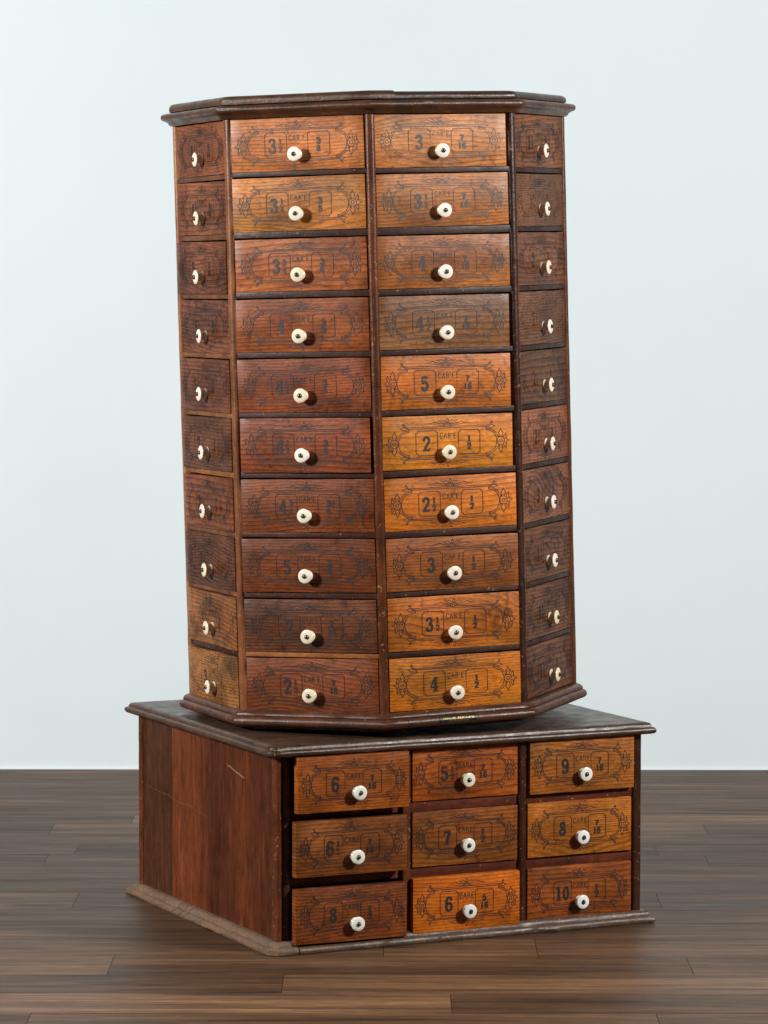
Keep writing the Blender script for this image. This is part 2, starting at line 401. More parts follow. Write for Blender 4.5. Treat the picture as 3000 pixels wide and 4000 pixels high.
def text(ik, s, cx, cy, h, gw, adv=None, bold=1.0):
    """gw = glyph cell width in metres, h = height"""
    adv = adv or gw*1.08
    ws = [(.4 if ch in "'I" else 1)*adv for ch in s]; x = cx-sum(ws)/2
    for ch, a in zip(s, ws):
        ox = x+a/2-gw/2
        if ch == "'": ox = x
        for pts, wd, cur, clo in G[ch]:
            q = [(ox+px/.6*gw, cy-h/2+py*h) for px, py in pts]
            if cur: q = smooth_pts(q, 3, bool(clo))
            vert = abs(pts[0][0]-pts[-1][0]) < .05
            ik.stroke(q, wd*(gw/.6)*bold*(1.0 if vert or cur else min(1.25, h/gw*.55)), bool(clo))
        x += a
def fraction(ik, frac, cx, cy, h, gw):
    a, b = frac.split('/')
    text(ik, a, cx, cy+h*.66, h, gw, None, 1.3); text(ik, b, cx, cy-h*.66, h, gw*.88 if len(b) > 1 else gw, None, 1.3)
    ik.stroke([(cx-gw*(.62 if len(b) < 2 else .95), cy), (cx+gw*(.62 if len(b) < 2 else .95), cy)], h*.07)
LW = .00115
def stamp(whole, frac, word, right, sx=1.0):
    ik = Ink(); X = .000182*sx; Y = .000166
    def T(p): return (p[0]*X, p[1]*Y)
    def ln(pts, cur=0, closed=False, wd=LW, fx=(1, -1), fy=(1, -1)):
        for a in fx:
            for b in fy:
                q = [T((x*a, y*b)) for x, y in pts]
                if cur: q = smooth_pts(q, 4, closed)
                ik.stroke(q, wd, closed)
    # straight double rules with curled ends
    ln([(0, 172), (425, 172)], fx=(1, -1)); ln([(0, 156), (410, 156)])
    ln([(425, 172), (448, 178), (460, 193), (462, 206), (472, 212), (480, 204), (474, 194), (466, 197)], 1)
    ln([(410, 156), (410, 124)])
    # rounded ends: inner and outer arcs
    ln([(410, 124), (450, 115), (492, 88), (517, 45), (524, 0)], 1)
    ln([(410, 140), (455, 132), (500, 106), (523, 78)], 1); ln([(533, 42), (537, 28)])
    # leaf at the corner
    ln([(414, 156), (440, 150), (470, 140), (492, 152), (514, 156), (490, 164), (470, 182), (452, 166), (414, 160)], 0)
    # rosette with pointed petals
    for sgn in (1, -1):
        for r in (17, 40):
            ik.stroke([((sgn*568*X)+r*X*math.cos(t*PI/10), r*Y*1.05*math.sin(t*PI/10)) for t in range(20)], LW, True)
    ln([(555, 44), (546, 80), (538, 82), (552, 96), (567, 130), (582, 96), (598, 82), (588, 80), (580, 44)], 0)
    ln([(594, 38), (622, 84), (628, 60), (622, 24)], 0); ln([(548, 40), (530, 66)], 0)
    ln([(606, 16), (632, 30), (632, 12), (662, 0)], 0)
    # bursts above and below
    for b in (1, -1):
        for r in (20, 36):
            ik.stroke([T((r*math.cos(t*PI/10), b*(172+r*.95*math.sin(t*PI/10)))) for t in range(11)], LW)
    ln([(0, 212), (-14, 236), (0, 258), (14, 236), (0, 212)], 0, fx=(1,))
    ln([(10, 208), (34, 232), (52, 240), (68, 233), (112, 238), (24, 202)], 0)
    ln([(34, 196), (118, 214), (142, 226), (172, 212), (232, 204), (38, 184)], 0)
    # the two panels with scooped corners
    for c0 in (-225, 228):
        hw, hh, r = 115, 131, 22
        q = [(c0+a*hw, b) for a, b in ((-1, hh-r),)]
        P = []
        for ax, ay in ((-1, 1), (1, 1), (1, -1), (-1, -1)):
            cx_, cy_ = c0+ax*hw, ay*hh
            a0 = {(-1, 1): (-90, 0), (1, 1): (180, 270), (1, -1): (90, 180), (-1, -1): (0, 90)}[(ax, ay)]
            rng = range(4)
            arc = [(cx_+r*math.cos(math.radians(a0[0]+(a0[1]-a0[0])*t/3)), cy_+r*math.sin(math.radians(a0[0]+(a0[1]-a0[0])*t/3))) for t in rng]
            P += arc
        ik.stroke([T(p) for p in P], LW, True)
    # figures
    nx = -.0415*sx
    if whole:
        gw = .0155 if len(whole) == 1 else .0140
        ox = nx-(.0062 if frac else 0)
        text(ik, whole, ox, -.0012, .0262, gw, None, 1.08)
        if frac: fraction(ik, frac, nx+.0095, -.0012, .0108, .0078)
    text(ik, word, .0005, .0118, .0104, .0068, .0078, 1.0)
    if right: fraction(ik, right, .0412*sx, -.0012, .0106, .0088)
    return mesh(ik.bm, 'stamp', False)

# ---------------------------------------------------------------- knob, screw
def lin(c): return lin_(c)
def linw(c, k):
    r, g, b = lin_(c); w_ = min(1, max(0, (c[0]-120)/80)); return (r*k, g*k*(1.14-.14*w_), b*k*(1-.15*w_))
def lin_(c): return tuple(((x/255)/12.92 if x/255 <= .04045 else ((x/255+.055)/1.055)**2.4) for x in c)
bm = bmesh.new()
lathe(bm, [(.0, .0), (.0095, .0), (.0104, -.0008), (.0104, -.0024), (.0092, -.0045), (.0076, -.0072), (.0070, -.0098), (.0076, -.0122), (.0096, -.0142), (.0122, -.0154), (.0133, -.0165), (.0136, -.0177), (.0132, -.0188), (.0120, -.0197), (.0085, -.0206), (.0045, -.0211), (.0042, -.0205), (0, -.0203)], 32)
for v in bm.verts: v.co.y *= .80; v.co.x *= .955; v.co.z *= .955
KNOB = mesh(bm, 'knob', True, 60); KNOB.materials.append(M_PORC)
bm = bmesh.new()
lathe(bm, [(.0, -.0203), (.0040, -.0204), (.0040, -.0216), (.0034, -.0229), (.0020, -.0238), (0, -.0241)], 20)
v_, f_ = box(bm, (-.0037, -.0243, -.00042), (.0037, -.0228, .00042), 1)
for v in bm.verts: v.co.y += .0204*.20
SCREW = mesh(bm, 'screw', True, 50); SCREW.materials.append(M_SCREW); SCREW.materials.append(M_SLOT)

KSC = .78
def drawer(parent, F, u0, u1, z0, z1, out, roll, col, alpha, st, label, inkamt, knobcol, sx=1.0, yaw=0.0, kdx=.003, kdz=-.0178, depth=.030, oz=-.001):
    """F = matrix of the face (x along the face, y into the case, z up, origin at the lower left)"""
    w_, h_ = u1-u0, z1-z0
    M = F @ Matrix.Translation(((u0+u1)/2, -out, (z0+z1)/2)) @ Matrix.Rotation(-roll, 4, 'Y') @ Matrix.Rotation(yaw, 4, 'Z')
    bm = bmesh.new(); box(bm, (-w_/2, 0, -h_/2), (w_/2, .016, h_/2))
    bmesh.ops.subdivide_edges(bm, edges=[e for e in bm.edges if abs((e.verts[0].co-e.verts[1].co).x) > .05], cuts=11)
    bmesh.ops.bevel(bm, geom=[e for e in bm.edges if e.calc_face_angle(0) > .5], offset=.0009, segments=2, profile=.6, affect='EDGES')
    s = random.random()*50
    for v in bm.verts:
        if v.co.y < .004:
            v.co.z += .0007*noise.noise(Vector((v.co.x*30, s, v.co.z*20))); v.co.x += .0006*noise.noise(Vector((s, v.co.x*20, v.co.z*40)))
    box(bm, (-w_/2+.012, .0165, -h_/2+.004), (w_/2-.012, depth, h_/2-.010))
    d = obj('drawer', mesh(bm, 'drawer', True, 30), M_DR, parent, M, (*linw(col, KSC), alpha), label=label)
    kx, kz = kdx+random.uniform(-.0008, .0008), kdz+random.uniform(-.001, .001)
    I = Matrix.Translation((0, 0, oz))
    whole, frac, word, right = st
    obj('stamp', stamp(whole, frac, word, right, sx), M_INK, d, I, (1, 1, 1, inkamt))
    kr = Matrix.Translation((kx, 0, kz)) @ Matrix.Rotation(random.uniform(-.03, .03), 4, 'Z') @ Matrix.Rotation(random.uniform(-.03, .03), 4, 'X')
    y_ = random.uniform(0, 1)**2; kc = (knobcol[0]+4-8*y_, knobcol[1]+4-14*y_, knobcol[2]+8-34*y_)
    obj('knob', KNOB, None, d, kr, (*lin(kc), 1))
    obj('screw', SCREW, None, d, kr @ Matrix.Rotation(random.uniform(0, PI), 4, 'Y'))
    return d

# ---------------------------------------------------------------- the lower cabinet
BW, BD, YAW = .73333, .65931, .44514
base = empty('drawer_cabinet', (.00165, 0, 0), Matrix.Rotation(YAW, 3, 'Z'),
             label='square base cabinet with nine stamped drawers, standing on the plank floor', category='cabinet')
hx, hy = BW/2, BD/2
ZS0, ZS1 = .3500, .3712
DK = (*lin((62, 33, 20)), 1); DKR = (*lin((92, 45, 24)), 1)
rect = [(-hx, -hy), (hx, -hy), (hx, hy), (-hx, hy)]
# top slab
prof = [(.0, ZS0), (.012, ZS0), (.0170, ZS0+.0012), (.0196, ZS0+.0045), (.0200, ZS0+.0075), (.0188, ZS0+.0105), (.0160, ZS0+.0125), (.0142, ZS0+.0130), (.0138, ZS0+.0142), (.0132, ZS0+.0165), (.0105, ZS0+.0198), (.0060, ZS1), (.0045, ZS1)]
bm, rings = sweep(rect, prof, True, .00035, .015, chamfer=.0045)
bm.faces.new([r[-1] for r in rings]); bm.faces.new([r[0] for r in reversed(rings)])
for f in bm.faces:
    f.material_index = 1 if abs(f.normal.z) > .98 and f.calc_center_median().z > ZS1-.001 else 0
me = mesh(bm, 'top_slab', True, 40)
me.materials.append(M_MOLD); me.materials.append(M_TOP)
obj('top_slab', me, None, base, None, (*lin((76, 54, 40)), 1))
# side, back panels and dark inside
def panel_mat():
    t = NT('side_planks'); tc = t.n('ShaderNodeTexCoord'); v = tc.outputs['Object']
    sp = t.n('ShaderNodeSeparateXYZ'); t.l(v, sp.inputs[0])
    wob = t.noise(v, (3, 3, 2.5), 2); q = t.math('MULTIPLY_ADD', t.math('SUBTRACT', wob, .5), .10, sp.outputs[1])
    # y runs from +hy (far left in the picture) to -hy (front corner)
    fr = t.math('DIVIDE', t.math('SUBTRACT', hy, q), BD)
    fs = t.math('DIVIDE', t.math('SUBTRACT', hy, sp.outputs[1]), BD)
    A, B, C, D = (.062, .022, .010), (.135, .034, .012), (.070, .0185, .008), (.105, .027, .010)
    c = t.ramp(fr, [(0, A), (.24, A), (.245, B), (.44, (.130, .032, .011)), (.53, C), (.66, C), (.76, D), (.81, (.098, .024, .009)), (.86, C), (1, (.066, .019, .008))])
    cA = t.mix(t.ramp(fs, [(.252, 0), (.2535, 1)]), A, B)
    c = t.mix(t.ramp(fs, [(.33, 0), (.42, 1)]), cA, c)
    fib = t.noise(v, (300, 420, 14), 4, .7); c = t.mix(1, c, t.ramp(fib, [(.3, .60), (.5, 1), (.72, 1.4)]), 'MULTIPLY')
    st = t.noise(v, (8, 34, 3.5), 4, .6); c = t.mix(1, c, t.ramp(st, [(.3, .70), (.5, 1), (.7, 1.22)]), 'MULTIPLY')
    dust = t.noise(v, (20, 60, 16), 5, .7)
    c = t.mix(t.ramp(dust, [(.56, 0), (.74, .22)]), c, (.13, .07, .04))
    s1 = t.noise(v, (20, 330, 26), 3, .65); c = t.mix(t.ramp(s1, [(.68, 0), (.73, .6)]), c, (.20, .105, .05))
    s2 = t.noise(v, (20, 90, 9), 5, .7); c = t.mix(1, c, t.ramp(s2, [(.3, .6), (.45, .92), (.58, 1.08), (.7, 1.4)]), 'MULTIPLY')
    wr = t.noise(v, (30, 55, 22), 6, .75); c = t.mix(1, c, t.ramp(wr, [(.32, .5), (.45, .9), (.6, 1.1), (.72, 1.6)]), 'MULTIPLY')
    kn = t.noise(v, (9, 16, 11), 3, .5); c = t.mix(t.ramp(kn, [(.66, 0), (.76, .6)]), c, (.020, .015, .013))
    t.l(c, t.b.inputs['Base Color']); t.l(t.ramp(t.noise(v, (20, 50, 20), 4), [(.3, .24), (.7, .40)]), t.b.inputs['Roughness']); t.b.inputs['Specular IOR Level'].default_value = .14
    b = t.bump(fib, .3, .0006); b = t.bump(t.ramp(fs, [(.250, 1), (.2528, 0), (.2556, 1)]), .6, .001, b)
    t.l(b, t.b.inputs['Normal']); return t.m
M_PANEL = panel_mat()
ZB = .022
bm = bmesh.new(); box(bm, (-hx+.003, -hy+.022, ZB-.003), (-hx+.019, hy-.020, ZS0+.001))
# gouge and scratches on the panel face
obj('side_panel', mesh(bm, 'side_panel', False), M_PANEL, base, None, None, label='plain left side of vertical reddish brown planks with scratches')
def scratch(name, pts, w, col, parent, x):
    ik = bmesh.new(); n = len(pts)
    top = []; bot = []
    for i, (yy, zz) in enumerate(pts):
        ww = w*(.35+.9*math.sin(PI*(i+.6)/(n+.2)))*random.uniform(.6, 1.2)
        top.append(ik.verts.new((x, yy, zz+ww/2))); bot.append(ik.verts.new((x, yy, zz-ww/2)))
    for i in range(n-1): ik.faces.new((top[i], top[i+1], bot[i+1], bot[i]))
    t = NT(name+'_wood'); t.b.inputs['Roughness'].default_value = .7
    vv = t.coords(False); t.l(t.ramp(t.noise(vv, (200, 300, 300), 4), [(.3, tuple(c*.5 for c in col)), (.65, col)]), t.b.inputs['Base Color'])
    return obj(name, mesh(ik, name, False), t.m, parent)
XM = -hx
for (cy_, ln_) in ((.085, 1), (.055, .8), (.030, .9)):
    bm = bmesh.new(); pts = []
    y0_ = cy_
    for i, (o_, z_) in enumerate(((.0005, .0236), (.006, .0228), (.0112, .0188), (.0128, .0150), (.0165, .0130), (.0198, .0098), (.0210, .0060), (.0200, .0024))):
        yy = y0_+.010*math.sin(i*1.1)*.5+i*.0035*ln_
        pts.append((XM-o_-.0004, yy, z_+.0004))
    for a_, b_ in zip(pts, pts[1:]):
        vs = [bm.verts.new((a_[0], a_[1]-.0006, a_[2])), bm.verts.new((a_[0], a_[1]+.0006, a_[2])), bm.verts.new((b_[0], b_[1]+.0006, b_[2])), bm.verts.new((b_[0], b_[1]-.0006, b_[2]))]
        bm.faces.new(vs)
    obj('crack', mesh(bm, 'crack', False), M_DARK, base)
bm = bmesh.new(); box(bm, (hx-.019, -hy+.022, ZB-.003), (hx-.003, hy-.020, ZS0+.001)); obj('side_panel', mesh(bm, 'side_panel', False), M_PANEL, base)
bm = bmesh.new(); box(bm, (-hx+.003, hy-.019, ZB-.003), (hx-.003, hy-.003, ZS0+.001)); obj('back_panel', mesh(bm, 'back_panel', False), M_RAIL, base, None, DKR)
bm = bmesh.new(); box(bm, (-hx+.0195, -hy+.045, .006), (hx-.0195, hy-.0195, ZS0-.001)); obj('inner_case', mesh(bm, 'inner_case', False), M_DARK, base)
# posts and beads: (x0, x1, y0, y1)
def post(name, x0, x1, y0, y1, z0, z1, r, parent, color, mat=M_POST, seg=4):
    bm = bmesh.new(); box(bm, (x0, y0, z0), (x1, y1, z1))
    bmesh.ops.bevel(bm, geom=[e for e in bm.edges if abs((e.verts[0].co-e.verts[1].co).z) > .1], offset=r, segments=seg, profile=.5, affect='EDGES')
    bmesh.ops.subdivide_edges(bm, edges=[e for e in bm.edges if abs((e.verts[0].co-e.verts[1].co).z) > .1], cuts=24)
    s = random.random()*9
    for v in bm.verts:
        v.co.x += .0004*noise.noise(Vector((s, v.co.x*30, v.co.z*30))); v.co.y += .0004*noise.noise(Vector((v.co.y*30, s, v.co.z*30)))
    return obj(name, mesh(bm, name, True, 50), mat, parent, None, color)
za, zb = ZB-.004, ZS0+.0005
post('corner_post', -hx-.0005, -hx+.0105, -hy-.0005, -hy+.0215, za, zb, .0045, base, DKR)
post('corner_post', -hx+.0118, -hx+.0285, -hy+.002, -hy+.0215, za, zb, .006, base, DK)
post('corner_post', -hx-.0005, -hx+.012, hy-.019, hy+.0005, za, zb, .005, base, DKR)
post('corner_post', hx-.0185, hx+.0005, -hy-.0005, -hy+.0215, za, zb, .006, base, DK)
post('corner_post', hx-.012, hx+.0005, hy-.019, hy+.0005, za, zb, .005, base, DKR)
post('divider_post', -hx+.2450, -hx+.2622, -hy+.0005, -hy+.044, .006, zb, .004, base, DKR)
post('divider_post', -hx+.4768, -hx+.4945, -hy-.0035, -hy+.044, .006, zb, .0065, base, DK)
# rails
cols = [(.0285, .2450), (.2622, .4768), (.4945, .7148)]
zr = [(.1168, .1342), (.2352, .2530)]
for ci, (a, b) in enumerate(cols):
    for z0, z1 in zr:
        me = bevbox('rail', (-hx+a+.0003, -hy+(.010 if ci == 0 else .0035), z0), (-hx+b-.0003, -hy+.044, z1), .0007)
        obj('rail', me, M_RAIL, base, None, (*lin((92, 42, 24)), 1))
bm = bmesh.new(); box(bm, (-hx+.02, -hy+.004, .004), (hx-.02, -hy+.044, .0155)); obj('bottom_rail', mesh(bm, 'bottom_rail', False), M_RAIL, base, None, DK)
# base moulding
lowp = [(.000, .0), (.0170, .0), (.0192, .0022), (.0200, .0060), (.0188, .0098), (.0160, .0122), (.0130, .0128), (0, .0128)]
upp = [(.000, .0128), (.0122, .0130), (.0118, .0148), (.0108, .0180), (.0080, .0210), (.0045, .0225), (.0, .0228)]
full = [(-.004, 0)]+lowp[1:7]+upp[1:6]+[(.0, .0228), (-.004, .0228)]
def mould(path, prof, mat, col, label=None, jit=.0007, chamfer=0):
    bm, _ = sweep(path, prof, False, jit, .012, chamfer=chamfer)
    o = obj('base_moulding', mesh(bm, 'base_moulding', True, 40), mat, base, None, col)
    if label: o['label'] = label
# polygon runs clockwise seen from above so that offsets point outwards
mould([(hx-.002, hy), (-hx, hy), (-hx, -hy), (-hx+.034, -hy)], full, M_DUSTY, (*lin((116, 78, 52)), 1), 'dusty cracked moulding along the left side', .0009, chamfer=.006)
mould([(-hx+.0365, -hy), (hx, -hy), (hx, hy-.0005)], [(-.004, 0)]+lowp[1:], M_PLINTH, (*lin((84, 56, 42)), 1), None, .0007, chamfer=.004)
mould([(-hx+.238, -hy), (hx, -hy), (hx, hy-.0005)], [(-.004, .0125)]+upp[1:6]+[(0, .0228), (-.004, .0228)], M_PLINTH, (*lin((78, 48, 38)), 1), None, .0005, chamfer=.004)
# cracks in the dusty moulding and scratches of the side panel (thin bare-wood marks)
XP = -hx+.0027
scratch('scratch', [(-.098, .311), (-.104, .305), (-.112, .306), (-.125, .303), (-.142, .299), (-.158, .297), (-.170, .294), (-.182, .293)], .0036, (.24, .12, .07), base, XP)
scratch('scratch', [(.300, .217), (.235, .213), (.180, .212), (.160, .208), (.12, .206), (.075, .207), (.04, .202), (.015, .200), (-.02, .197)], .0007, (.19, .095, .05), base, XP)

KB = (226, 228, 222)
FB = Matrix.Translation((-hx, -hy, 0))
BASEDR = [
 (0, 2, .0290, .2455, .2505, .3490, .026, .0, (172, 88, 34), .30, ('6', None, 'CARE', '7/16'), .80, 'brown drawer pulled out slightly, stamped 6 and 7/16'),
 (0, 1, .0286, .2452, .1360, .2345, .018, -.004, (150, 80, 38), .55, ('6', '1/2', 'CARE', '7/16'), .62, 'brown drawer with bare lower edge, stamped 6 1/2 and 7/16'),
 (0, 0, .0286, .2458, .0168, .1145, .017, -.006, (140, 66, 32), .45, ('8', None, 'CARE', '1/2'), .66, 'reddish brown drawer stamped 8 and 1/2'),
 (1, 2, .2640, .4752, .2542, .3495, .001, 0, (170, 84, 32), .35, ('5', '1/2', 'CARE', '7/16'), .72, 'orange brown drawer stamped 5 1/2 and 7/16'),
 (1, 1, .2642, .4752, .1352, .2345, .001, -.002, (148, 80, 34), .45, ('7', None, 'CARE', '1/2'), .80, 'brown drawer with a dark upper left corner, stamped 7 and 1/2'),
 (1, 0, .2600, .4745, .0178, .1168, .012, 0, (214, 112, 26), .25, ('6', None, 'CARE', '5/16'), .80, 'bright orange drawer stamped 6 and 5/16'),
 (2, 2, .4965, .7120, .2525, .3497, .009, 0, (182, 108, 50), .45, ('9', None, 'CARE', '7/16'), .62, 'light brown drawer with dark specks, stamped 9 and 7/16'),
 (2, 1, .4952, .7100, .1360, .2350, .003, 0, (200, 116, 42), .25, ('8', None, 'CARE', '7/16'), .74, 'amber drawer stamped 8 and 7/16'),
 (2, 0, .4952, .7105, .0170, .1165, .003, 0, (158, 78, 32), .40, ('10', None, 'CARE', '1/2'), .86, 'dark brown drawer with crisp black stamp, 10 and 1/2'),
]
for c_, r_, u0, u1, z0, z1, p_, rl, col, al, st, ink_, lab in BASEDR:
    drawer(base, FB, u0, u1, z0, z1, p_, rl, col, al, st, lab, ink_, KB, .86, 0, (.0062, -.0005, -.0005)[c_], (-.0165, -.0142, -.0160)[c_], .040, .0005)

# ---------------------------------------------------------------- the revolving tower
R = .36
Rt = Matrix.Rotation(-.02656, 3, 'Y') @ Matrix.Rotation(.00308, 3, 'X') @ Matrix.Rotation(.00867, 3, 'Z')
tow = empty('revolving_cabinet', (-.00148, -.01332, .41755), Rt,
            label='tall eight-sided cabinet of stamped drawers, resting on the square base cabinet', category='cabinet')
def ov(k, r=R): a = -PI/2+k*PI/4; return Vector((r*math.cos(a), r*math.sin(a)))
TH = 1.0554
octp = [ov(k) for k in range(8)]
def octprism(name, inset, z0, z1, mat, col=None):
    bm = bmesh.new(); r = R-inset/math.cos(PI/8)
    a = [bm.verts.new((*ov(k, r), z0)) for k in range(8)]; b = [bm.verts.new((*ov(k, r), z1)) for k in range(8)]
    for k in range(8): bm.faces.new((a[k], a[(k+1) % 8], b[(k+1) % 8], b[k]))
    bm.faces.new(a[::-1]); bm.faces.new(b)
    return obj(name, mesh(bm, name, False), mat, tow, None, col)
octprism('inner_case', .036, .0, TH, M_DARK)
octprism('bottom_board', .010, -.0345, -.0285, M_RAIL, DK)
bm = bmesh.new(); lathe(bm, [(0, 0), (.20, 0), (.20, .006), (0, .006)], 48)
bmesh.ops.rotate(bm, verts=bm.verts, matrix=Matrix.Rotation(PI/2, 3, 'X'))
obj('turntable_ring', mesh(bm, 'turntable_ring'), M_DARK, tow, Matrix.Translation((0, 0, -.0408)))
# corner posts: a five-sided bead wrapping each edge
for k in range(8):
    c = ov(k); d = c.normalized(); tdir = Vector((-d.y, d.x))
    hwid = .0080; pts = []
    base_in = c-d*.012
    ang = [(-1.0, -.0062), (-1.02, -.0022), (-.84, .0008), (-.45, .0026), (0, .0032), (.45, .0026), (.84, .0008), (1.02, -.0022), (1.0, -.0062)]
    bm = bmesh.new(); rings = []
    nz = 44
    s = random.random()*30
    for i in range(nz+1):
        z = -.001+(TH+.004)*i/nz; ring = []
        for a_, o_ in ang:
            j = .0006*noise.noise(Vector((s+a_*2, z*22, 1.3)))
            p = c+tdir*(a_*hwid)+d*(o_+j-.0006); ring.append(bm.verts.new((p.x, p.y, z)))
        for sg in (1, -1):
            p = c+tdir*(sg*hwid*.9)-d*.032; ring.append(bm.verts.new((p.x, p.y, z)))
        rings.append(ring)
    n = len(rings[0])
    for i in range(nz):
        for q in range(n): bm.faces.new((rings[i][q], rings[i][(q+1) % n], rings[i+1][(q+1) % n], rings[i+1][q]))
    bm.faces.new(rings[0]); bm.faces.new(rings[-1])
    pc = {6: (160, 108, 72), 7: (124, 76, 46), 0: (92, 48, 26), 1: (62, 36, 25), 2: (90, 52, 34)}.get(k, (80, 48, 34))  # leftmost posts: worn tan, with an edge highlight put into the colour
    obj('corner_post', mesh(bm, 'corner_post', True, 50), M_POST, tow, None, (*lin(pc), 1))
# cornice: lower moulding and top board in two lengths
corn = [(-.01, TH+.0005), (.006, TH+.0005), (.0085, TH+.003), (.0100, TH+.0062), (.0135, TH+.0082), (.0150, TH+.0095), (.0190, TH+.0105), (.0218, TH+.0135), (.0225, TH+.0165), (.0215, TH+.0200), (.0185, TH+.0225), (.0120, TH+.0240), (-.02, TH+.0245)]
bm, rings = sweep(octp, corn, True, .00035, .015)
bm.faces.new([r[-1] for r in rings])
obj('cornice', mesh(bm, 'cornice', True, 40), M_MOLD, tow, None, (*lin((80, 50, 32)), 1))
T0 = TH+.0248
topp = lambda dz, do: [(-.03, T0), (.002+do, T0), (.0058+do, T0+.0016), (.0066+do, T0+.0050+dz), (.0058+do, T0+.0085+dz), (.0030+do, T0+.0120+dz), (-.002+do, T0+.0142+dz), (-.012, T0+.0150+dz), (-.03, T0+.0150+dz)]
seam = ov(0).lerp(ov(1), .17)
pl = [ov(-3).lerp(ov(-2), .9), ov(-2), ov(-1), ov(0), seam-(ov(1)-ov(0)).normalized()*.0004]
bm, _ = sweep(pl, topp(.0020, .0012), False, .00035, .015)
obj('top_board', mesh(bm, 'top_board', True, 40), M_MOLD, tow, None, (*lin((78, 53, 36)), 1))
pr_ = [seam+(ov(1)-ov(0)).normalized()*.0004, ov(1), ov(2), ov(3), ov(4), ov(-3), ov(-3).lerp(ov(-2), .89)]
bm, _ = sweep(pr_, topp(0, 0), False, .00035, .015)
obj('top_board', mesh(bm, 'top_board', True, 40), M_MOLD, tow, None, (*lin((66, 48, 36)), 1))
octprism('top_cover', .028, T0, T0+.0145, M_TOP, DK)
# bottom moulding
bp = [(-.02, .0005), (.0035, .0002), (.0075, -.0012), (.0115, -.0040), (.0136, -.0078), (.0134, -.0096), (.0128, -.0104), (.0150, -.0112), (.0185, -.0138), (.0203, -.0175), (.0200, -.0215), (.0178, -.0250), (.0130, -.0275), (.0060, -.0284), (-.02, -.0284)]
bm, rings = sweep(octp, bp, True, .00035, .015)
bm.faces.new([r[0] for r in rings]); 
obj('base_moulding', mesh(bm, 'base_moulding', True, 40), M_MOLD, tow, None, (*lin((80, 45, 28)), 1))

def faceM(k):
    A, B = ov(k), ov(k+1); U = (B-A).normalized(); n = Vector((U.y, -U.x))
    return Matrix(((U.x, -n.x, 0, A.x), (U.y, -n.y, 0, A.y), (0, 0, 1, 0), (0, 0, 0, 1)))
PITCH = (ov(1)-ov(0)).length
T = {
'L': [(.0175, .2576, .9597, 1.0538, .006), (.0128, .258, .8534, .9486, -.0026), (.0014, .257, .7467, .841, .0011), (.0057, .2571, .6394, .7354, .0006), (-.0068, .2598, .533, .6284, .0027), (-.0017, .2604, .4266, .5227, .0139), (-.0085, .2622, .3183, .4146, .0127), (.0029, .2606, .2116, .3091, .0068), (-.001, .2585, .1047, .2008, -.0008), (-.0064, .2599, -.002, .0923, .0129)],
'ML': [(.0073, .2634, .9618, 1.0551, .007), (.0047, .264, .8558, .9506, .0108), (.0111, .2641, .7497, .842, .0099), (.0071, .2644, .6416, .7357, .0069), (.0089, .2649, .5342, .6295, .0097), (.012, .2624, .4276, .524, .0051), (.0051, .2658, .3204, .4153, .0097), (.0045, .266, .2138, .3091, .011), (.0057, .2654, .1055, .2005, .0118), (.0076, .2648, -.0015, .0945, .0112)],
'MR': [(.0056, .2619, .9615, 1.0542, -.0043), (.0062, .264, .8573, .9501, -.0004), (.0073, .2639, .7488, .8416, -.0062), (.0077, .2603, .6417, .7353, -.0096), (.0077, .26, .5355, .6298, -.0113), (.0084, .2613, .4282, .5228, -.0136), (.009, .2652, .3213, .4149, -.0044), (.0098, .2668, .2131, .3072, -.0137), (.0104, .2681, .1068, .2019, -.0117), (.0108, .2668, .0005, .0942, -.012)],
'R': [(.0141, .2636, .9601, 1.0548, .0052), (.0162, .2624, .8543, .9485, .0025), (.0149, .2624, .7476, .843, -.0021), (.0159, .2592, .6404, .7362, -.0053), (.0153, .258, .5341, .629, -.0031), (.0156, .2561, .4275, .5233, -.0017), (.0136, .2557, .3207, .4154, -.0018), (.0142, .2546, .2138, .3091, -.0032), (.016, .2534, .1074, .2022, -.0024), (.0148, .2584, .0021, .0964, .0034)]}
RB = {'L': .005, 'ML': .0092, 'MR': -.0088, 'R': -.0005}
